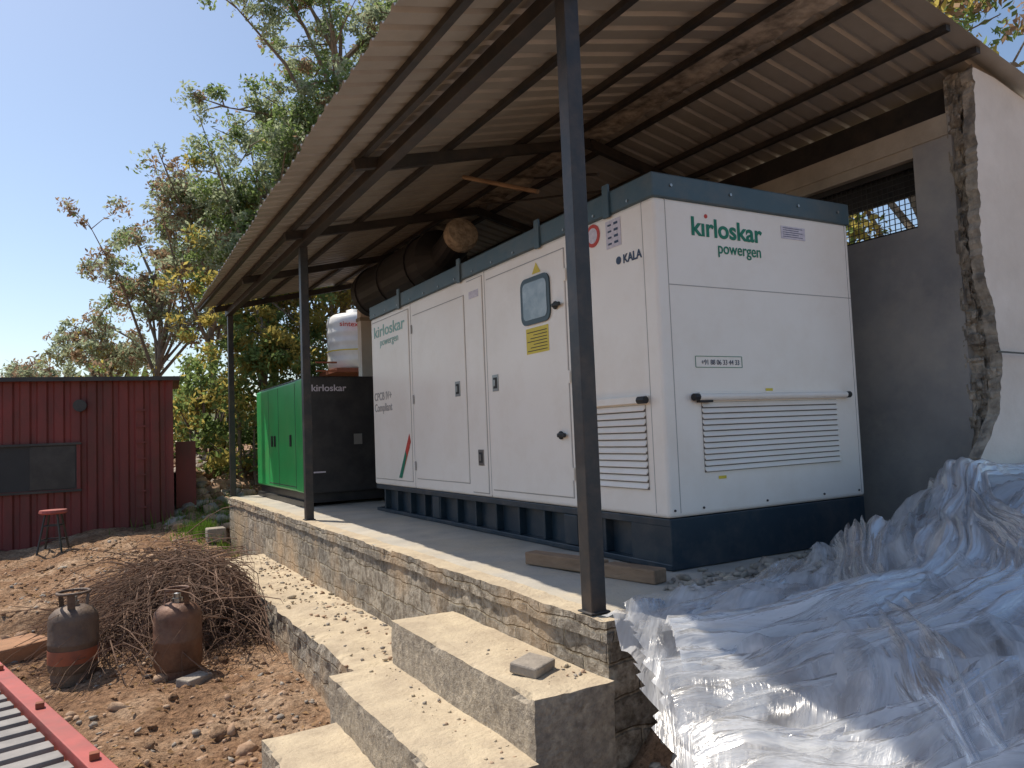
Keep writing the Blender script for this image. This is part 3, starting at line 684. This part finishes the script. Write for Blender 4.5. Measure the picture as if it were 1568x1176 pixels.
# ---------------------------------------------------------------- small ground items
mb=MB(); x,y=-.62,8.55; mb.box(-.45,.35,-.22,.22,-.1,.12,'brick',Matrix.Translation((x,y,gz(x,y)+.06))@Matrix.Rotation(.5,4,'Z')); mb.obj('brick_slab',bevel=.02)
mb=MB(); x,y=.80,6.85; mb.box(-.12,.12,-.08,.08,-.04,.045,'rock',Matrix.Translation((x,y,gz(x,y)+.02))@Matrix.Rotation(.6,4,'Z')); mb.obj('paver_brick',bevel=.012)
mb=MB(); x,y=1.85,12.9; mb.box(-.14,.14,-.14,.14,0,.22,'rock',Matrix.Translation((x,y,gz(x,y)))); mb.obj('stone_block',bevel=.02)
def grass(name,cx,cy,rx,ry,n,h):
    vs=[];fs=[]
    for i in range(n):
        x=cx+rng.normal(0,rx);y=cy+rng.normal(0,ry); z=gz(x,y)
        if x>2.2 and 3<y<14: continue
        a=rng.uniform(0,6.28); w=.008; hh=h*rng.uniform(.5,1.2); l=rng.uniform(-.1,.1,2)
        o=len(vs); vs+=[(x-w*math.cos(a),y-w*math.sin(a),z-.02),(x+w*math.cos(a),y+w*math.sin(a),z-.02),(x+l[0],y+l[1],z+hh)]; fs.append((o,o+1,o+2))
    npobj(name,np.array(vs),np.array(fs),['grass'])
grass('grass_patch',1.85,13.7,.2,.5,1600,.20)
grass('grass_patch',2.6,15.6,.6,.6,1800,.28)
def brush():
    mb=MB()
    for i in range(2700):
        cx=rng.uniform(.10,1.55); cy=8.85+rng.normal(0,.5)
        base=gz(cx,cy,False); t=(cx-.9)/.95; H=.78*max(.2,1-t*t)
        L_=rng.uniform(.35,1.2); a=rng.choice([rng.normal(-1.9,.5),rng.normal(-.3,.6),rng.normal(-2.8,.4),rng.uniform(0,6.28)]); 
        z=base+rng.uniform(.02,1)*H; p=Vector((cx,cy,z)); dr=Vector((math.cos(a),math.sin(a),rng.normal(-.1,.3))).normalized()
        pts=[p]; n_=5
        for k in range(n_):
            dr=(dr+Vector((rng.normal(0,.13),rng.normal(0,.13),rng.normal(-.15,.12)))).normalized(); q=pts[-1]+dr*L_/n_
            if q.x>1.56: q.x=1.56
            q.z=max(q.z,gz(q.x,q.y,False)+.01); pts.append(q)
        r=rng.uniform(.003,.008); mb.tube(pts,[r*(1-.12*k) for k in range(n_+1)],'twig',4,False)
    mb.obj('dry_brush_pile')
brush()
mb=MB(); P1=Vector((.12,3.55,-.42)); P2=Vector((-.50,5.95,-.42)); dr=(P2-P1).normalized(); sd=Vector((-dr.y,dr.x,0))
mb.beam(P1,P2,.09,.07,'railred')
for t in (.04,.5,.96):
    p=P1.lerp(P2,t); mb.beam(p-Vector((0,0,.03)),(p.x,p.y,-1.1),.05,.05,'railred',up=Vector((0,1,0)))
for t in (1.3,): mb.beam(P1+sd*t,P2+sd*t,.09,.07,'railred')
mb.beam(P2,P2+sd*1.3,.07,.06,'railred')
n=15
for i in range(n):
    p=P1.lerp(P2,(i+.5)/n); mb.beam(p+sd*.06-Vector((0,0,.01)),p+sd*1.25-Vector((0,0,.01)),.10,.03,'slat')
for t in (.12,.5,.9): mb.box(-.02,.02,-.02,.02,0,.03,'rust',Matrix.Translation(P1.lerp(P2,t)+Vector((0,0,.035))))
mb.obj('red_steel_grating',bevel=.004)

# ---------------------------------------------------------------- plastic sheet
def rdg(n,k=2.0):
    return 1-min(1,abs(n)*k)
def fold(x,y,seed):
    wx=noise.noise(Vector((x*.55,y*.55,seed)))*.9; wy=noise.noise(Vector((x*.55,y*.55,seed+9)))*.9
    X=x+wx; Y=y+wy
    a=.45; s=X*math.cos(a)+Y*math.sin(a); t=-X*math.sin(a)+Y*math.cos(a)
    v=.12*rdg(noise.noise(Vector((s*.55,t*2.0,seed+1))),1.7)
    v+=.06*rdg(noise.noise(Vector((s*.9,t*4.8,seed+2))),1.9)
    v+=.025*rdg(noise.noise(Vector((s*1.6,t*11,seed+3))),2.0)
    s2=X*math.cos(-.6)+Y*math.sin(-.6); t2=-X*math.sin(-.6)+Y*math.cos(-.6)
    v+=.04*rdg(noise.noise(Vector((s2*.8,t2*4,seed+4))),2.6)
    v+=.010*rdg(noise.noise(Vector((x*7,y*7+wx*3,seed+5))),2.0)
    return v-.09,s,t
def hsurf(x,y):
    h=interp2(x,min(y,3.0))
    if y>3.0: h-=(y-3.0)*.9*ss(3.4,4.6,x); h=max(h,.0)
    return h
def plastic_sheet(name,x0,x1,y0,y1,st,off,seed,parent,cut,mk):
    xs=np.arange(x0,x1,st); ys=np.arange(y0,y1,st); idx={}; vs=[];fs=[];uv=[]
    for j,y in enumerate(ys):
        for i,x in enumerate(xs):
            e1=noise.noise(Vector((x*1.7,y*1.7,seed+7)))*.16+noise.noise(Vector((x*6,y*6,seed+8)))*.05
            if cut(x+e1,y+e1*.8): continue
            idx[i,j]=len(vs)
            f,s,t=fold(x,y,seed)
            z=hsurf(x,y)+off+f*(1 if x>2.6 else .5+.5*ss(1.9,2.6,x))
            if y>3.05: z=max(z,.02+.03*rdg(noise.noise(Vector((x*5,y*5,seed)))))
            w=noise.noise_vector(Vector((x*3,y*3,seed+20)))*.05
            vs.append((x+w.x,y+w.y,z)); uv.append((s,t))
    for (i,j) in idx:
        if (i+1,j) in idx and (i,j+1) in idx and (i+1,j+1) in idx: fs.append((idx[i,j],idx[i+1,j],idx[i+1,j+1],idx[i,j+1]))
    return npobj(name,np.array(vs),np.array(fs),[mk],smooth=True,parent=parent,uvs=np.array(uv))
def crom(P,n):
    P=[P[0]*2-P[1]]+P+[P[-1]*2-P[-2]]; out=[]
    for k in range(1,len(P)-2):
        for i in range(n):
            t=i/n; a,b,c,d=P[k-1],P[k],P[k+1],P[k+2]
            out.append(.5*((2*b)+(c-a)*t+(2*a-5*b+4*c-d)*t*t+(3*b-a-3*c+d)*t**3))
    out.append(P[-2]); return out
def drape(path,w0,w1,bulge,seed,parent,mk='plastic',pl=5):
    pts=crom([Vector((x,y,0)) for x,y in path],26); na=30; vs=[];uv=[];L_=0
    for i,p in enumerate(pts):
        d=(pts[min(i+1,len(pts)-1)]-pts[max(i-1,0)]).normalized(); sd=Vector((-d.y,d.x,0))
        if i: L_+=(p-pts[i-1]).length
        u=i/(len(pts)-1); w=(w0+(w1-w0)*u)*(1+.35*noise.noise(Vector((L_*1.6,seed,0)))); pinch=.8+.3*noise.noise(Vector((L_*2.5,seed,5)))
        for j in range(na+1):
            a=j/na*2-1
            q=p+sd*a*w*.5*pinch+sd*.05*noise.noise(Vector((L_*3,a*2,seed+2)))
            ph=a*pl+1.3*noise.noise(Vector((L_*1.1,a*1.2,seed)))*2
            fr=abs(math.sin(ph*1.57)); env=max(0,1-a*a)**.5
            z=hsurf(q.x,q.y)+.03+bulge*env*(.6+.5*noise.noise(Vector((L_*1.4,seed,3))))+.045*(fr-.5)*(.4+env)+.015*rdg(noise.noise(Vector((L_*5,a*9,seed))))
            vs.append((q.x,q.y,z)); uv.append((L_+seed,a*w*.6+seed))
    n=na+1; fs=[(i*n+j,i*n+j+1,(i+1)*n+j+1,(i+1)*n+j) for i in range(len(pts)-1) for j in range(na)]
    return npobj('sheet_fold',np.array(vs),np.array(fs),[mk],smooth=True,parent=parent,uvs=np.array(uv))
P=empty('plastic_sheeting')
def cutA(x,y): return x<1.90+.30*(y-2.2) or y>3.14+.32*ss(4.0,5.0,x) or (x>4 and y>3.9)
def cutB(x,y): return x<2.02+.3*(y-2.2) or y>3.05+.2*ss(4.0,5.0,x)
plastic_sheet('sheet_layer_lower',1.2,7.0,.2,3.9,.03,-.07,11.3,P,cutA,'plasticb')
plastic_sheet('sheet_layer_upper',1.4,7.0,.2,3.7,.025,.02,47.1,P,cutB,'plastic')
drape([(6.0,2.75),(5.2,2.9),(4.5,2.65),(3.8,2.35),(3.0,2.45),(2.35,2.75)],.5,.35,.16,3.1,P,'plasticb')
drape([(5.6,2.2),(4.6,2.2),(3.6,1.95),(2.9,2.15),(2.15,2.55)],.6,.4,.13,8.7,P)
drape([(5.2,1.7),(4.2,1.7),(3.2,1.55),(2.5,1.8),(2.0,2.25)],.45,.45,.12,15.2,P)
drape([(4.7,1.2),(3.7,1.3),(2.9,1.25),(2.3,1.6),(1.9,2.0)],.5,.35,.12,21.9,P,'plasticb')
drape([(4.9,2.9),(4.3,2.3),(3.7,1.6),(3.2,1.0),(2.8,.6)],.4,.5,.12,27.4,P)
drape([(4.1,3.0),(3.5,2.6),(3.0,2.0),(2.6,1.5)],.35,.4,.09,33.3,P)
drape([(6.2,2.3),(5.3,1.9),(4.5,1.3),(3.8,.8)],.6,.5,.14,39.8,P,'plasticb')
drape([(3.6,3.1),(3.1,2.9),(2.7,2.9),(2.35,3.0)],.25,.2,.05,45.1,P)

# ---------------------------------------------------------------- trees
LM={'g':leafmat('leaf_green',(.13,.19,.08),.5,(.28,.38,.13)),'d':leafmat('leaf_dark',(.07,.10,.04),.45,(.16,.22,.06)),
    'y':leafmat('leaf_yellow',(.30,.25,.08),.5,(.58,.48,.13)),'b':leafmat('leaf_brown',(.28,.20,.14),.45,(.44,.31,.20)),'p':leafmat('leaf_pale_haze',(.30,.35,.24),.5,(.46,.53,.34))}  # the pale leaf tint carries atmospheric haze in its colour
def leaves(centers,radii,cnt,size,mats,probs,parent,name):
    V=[];mi=[]
    for c,r in zip(centers,radii):
        n=int(cnt*rng.uniform(.5,1.4)); k=rng.choice(len(mats),p=probs)
        p=rng.normal(0,1,(n,3)); p/=np.linalg.norm(p,axis=1,keepdims=True)+1e-9; p*= (rng.uniform(.1,1,(n,1))**.7)*r*np.array([1,1,.75])
        p+=np.array(c)
        a=rng.normal(0,1,(n,3)); a/=np.linalg.norm(a,axis=1,keepdims=True); b=rng.normal(0,1,(n,3)); b-= (a*b).sum(1,keepdims=True)*a; b/=np.linalg.norm(b,axis=1,keepdims=True)
        s=size*rng.uniform(.55,1.25,(n,1)); 
        V.append(np.stack([p-a*s,p+b*s*.42,p+a*s,p-b*s*.42],1).reshape(-1,3))
        kk=np.full(n,k); sw=rng.random(n)<.2; kk[sw]=rng.choice(len(mats),size=sw.sum(),p=probs); mi.append(kk)
    V=np.concatenate(V); F=np.arange(len(V)).reshape(-1,4)
    return npobj(name,V,F,[LM[m] for m in mats],np.concatenate(mi),parent=parent)
def tree(name,x,y,zb,H,crown_z,R,RZv,mats,probs,nl=9,cnt=60,size=.10,trunk=.16,lean=(0,0),clump=.36,sub=5):
    e=empty(name); mb=MB(); C=[];Rr=[]
    zt=crown_z
    tp=[Vector((x,y,zb))]; n=6
    for i in range(1,n+1):
        t=i/n; tp.append(Vector((x+lean[0]*t+rng.normal(0,.10),y+lean[1]*t+rng.normal(0,.10),zb+(H-zb)*.86*t)))
    mb.tube(tp,[trunk*(1-.8*i/n) for i in range(n+1)],'bark',8)
    for l in range(nl):
        t=rng.uniform(.35,.98); k=t*n; i=min(n-1,int(k)); s=tp[i].lerp(tp[i+1],k-i)
        az=l*2.4+rng.normal(0,.4); el=rng.uniform(-.5,1.0)
        rr=R*rng.uniform(.45,1.05); end=Vector((tp[-1].x*.6+x*.4+rr*math.cos(az)*math.cos(el*.7),tp[-1].y*.6+y*.4+rr*math.sin(az)*math.cos(el*.7),zt+RZv*rng.uniform(-.9,1)))
        mid=s.lerp(end,.5)+Vector((rng.normal(0,.2),rng.normal(0,.2),.15*R)); 
        mb.tube([s,mid,end],[trunk*.4,trunk*.22,trunk*.06],'bark',5,False)
        for b in range(sub):
            u=rng.uniform(.35,1); q=(s.lerp(mid,u*2) if u<.5 else mid.lerp(end,u*2-1)); v=Vector(rng.normal(0,1,3)).normalized()*R*rng.uniform(.15,.42); v.z=abs(v.z)*.6 if rng.random()<.65 else v.z*.6; w=q+v
            mb.tube([q,q.lerp(w,.5)+Vector((0,0,.05)),w],[trunk*.12,trunk*.08,.008],'bark',4,False)
            for g in range(3):
                C.append(tuple(q.lerp(w,rng.uniform(.4,1.1))+Vector(rng.normal(0,.18,3)))); Rr.append(clump*rng.uniform(.5,1.15))
    mb.obj('trunk_and_limbs',e); leaves(C,Rr,cnt,size,mats,probs,e,'crown_foliage')
def bush(name,x,y,zb,R,h,mats,probs,n=60,cnt=70,size=.08):
    e=empty(name); C=[];Rr=[];mb=MB()
    for i in range(n):
        a=rng.uniform(0,6.28); r=R*math.sqrt(rng.random()); z=zb+h*rng.uniform(.05,1)*(1-.35*(r/R)**2); c=(x+r*math.cos(a),y+r*math.sin(a),z); C.append(c); Rr.append(rng.uniform(.25,.5))
        if i%3==0: mb.tube([(x+.3*math.cos(a),y+.3*math.sin(a),zb-.2),(x+.6*r*math.cos(a),y+.6*r*math.sin(a),zb+.6*(z-zb)),c],[.04,.025,.008],'bark',5,False)
    mb.obj('stems',e); leaves(C,Rr,cnt,size,mats,probs,e,'foliage')
tree('neem_tree',6.5,20.6,.3,15.0,11.0,4.1,4.2,['g','p','b'],[.3,.62,.08],32,80,.078,.22,sub=8,clump=.42)
tree('neem_tree',4.4,20.6,.3,9.8,7.9,2.4,2.6,['g','p','y'],[.42,.53,.05],18,75,.072,.16,sub=7,clump=.40)
tree('dry_tree',3.2,22.4,.3,8.2,6.5,2.3,2.5,['b','p','g'],[.45,.45,.1],18,40,.07,.14,sub=8)
tree('neem_tree',2.0,25.0,.3,7.8,5.8,2.4,2.1,['p','b','g'],[.6,.3,.1],15,48,.075,.14,sub=7)
tree('dry_tree',.7,27.5,.2,5.8,4.2,2.1,1.7,['b','p','y'],[.3,.62,.08],13,46,.08,.12)
tree('dry_tree',-1.3,31,.2,4.3,3.2,1.9,1.1,['p','b'],[.7,.3],8,40,.09,.10)
tree('yellow_leaf_tree',3.7,18.3,.5,5.8,4.1,1.7,1.6,['y','g','d'],[.5,.38,.12],13,68,.075,.11)
tree('yellow_leaf_tree',5.6,19.2,.5,6.2,4.3,1.9,1.7,['y','g','b'],[.45,.38,.17],13,68,.075,.12)
tree('neem_tree',9.5,5.8,-.1,7.4,5.4,2.4,2.2,['g','y','b'],[.4,.35,.25],15,60,.07,.14)
bush('green_bush',3.3,17.6,.2,1.0,2.6,['g','y','d'],[.5,.35,.15],55,70)
bush('green_bush',2.7,19.8,.4,1.1,3.0,['g','y','d'],[.5,.35,.15],55,70)
bush('green_bush',4.8,18.2,.4,1.2,3.2,['d','y','g'],[.2,.4,.4],60,70)
bush('green_bush',7.2,18.6,.3,1.6,3.2,['d','y','g'],[.3,.3,.4],60,70)
bush('green_bush',8.2,6.0,-.1,1.1,3.4,['g','y','d'],[.5,.2,.3],60,70)
bush('dry_bush',.6,24.5,.5,1.6,3.0,['y','b','g'],[.3,.35,.35],60,60)
def woods():
    C=[];R=[]
    for i in range(520):
        a=rng.uniform(-1.2,1.9); r=rng.uniform(60,110); C.append((r*math.sin(a),r*math.cos(a),rng.uniform(0,5.5))); R.append(rng.uniform(2,3.5))
    leaves(C,R,60,.9,['d','p','b'],[.4,.3,.3],None,'distant_woodland')
woods()

# ---------------------------------------------------------------- light, world, camera
sd=Vector((-.29,.56,1.0)).normalized(); el=math.asin(sd.z); az=math.atan2(sd.x,sd.y)
w=bpy.data.worlds.new('World'); scene.world=w; w.use_nodes=True; nt=w.node_tree
sk=nt.nodes.new('ShaderNodeTexSky'); sk.sky_type='NISHITA'; sk.sun_disc=False; sk.sun_elevation=el; sk.sun_rotation=az%(2*math.pi); sk.air_density=1.0; sk.dust_density=1.0; sk.ozone_density=1.0
bg=nt.nodes['Background']; bg.inputs['Strength'].default_value=.15; nt.links.new(sk.outputs[0],bg.inputs[0])
l=bpy.data.lights.new('sun','SUN'); l.energy=5; l.angle=D2R(.5); l.color=(1,.91,.78); lo=bpy.data.objects.new('sun',l); COL.objects.link(lo)
lo.rotation_euler=sd.to_track_quat('Z','Y').to_euler()
scene.view_settings.view_transform='Standard'; scene.view_settings.look='None'; scene.view_settings.exposure=0
yaw,pit,rol,f=D2R(29.64),D2R(3.52),D2R(2.31),1164.8
fw=Vector((math.sin(yaw)*math.cos(pit),math.cos(yaw)*math.cos(pit),math.sin(pit))); r0=Vector((math.cos(yaw),-math.sin(yaw),0)); u0=r0.cross(fw)
r=r0*math.cos(rol)-u0*math.sin(rol); u=u0*math.cos(rol)+r0*math.sin(rol)
cam=bpy.data.cameras.new('camera'); cam.sensor_width=36; cam.lens=f/1568*36; cam.clip_start=.05; cam.clip_end=6000
co=bpy.data.objects.new('camera',cam); COL.objects.link(co)
co.matrix_world=Matrix(((r.x,u.x,-fw.x,0),(r.y,u.y,-fw.y,0),(r.z,u.z,-fw.z,.95),(0,0,0,1)))
scene.camera=co
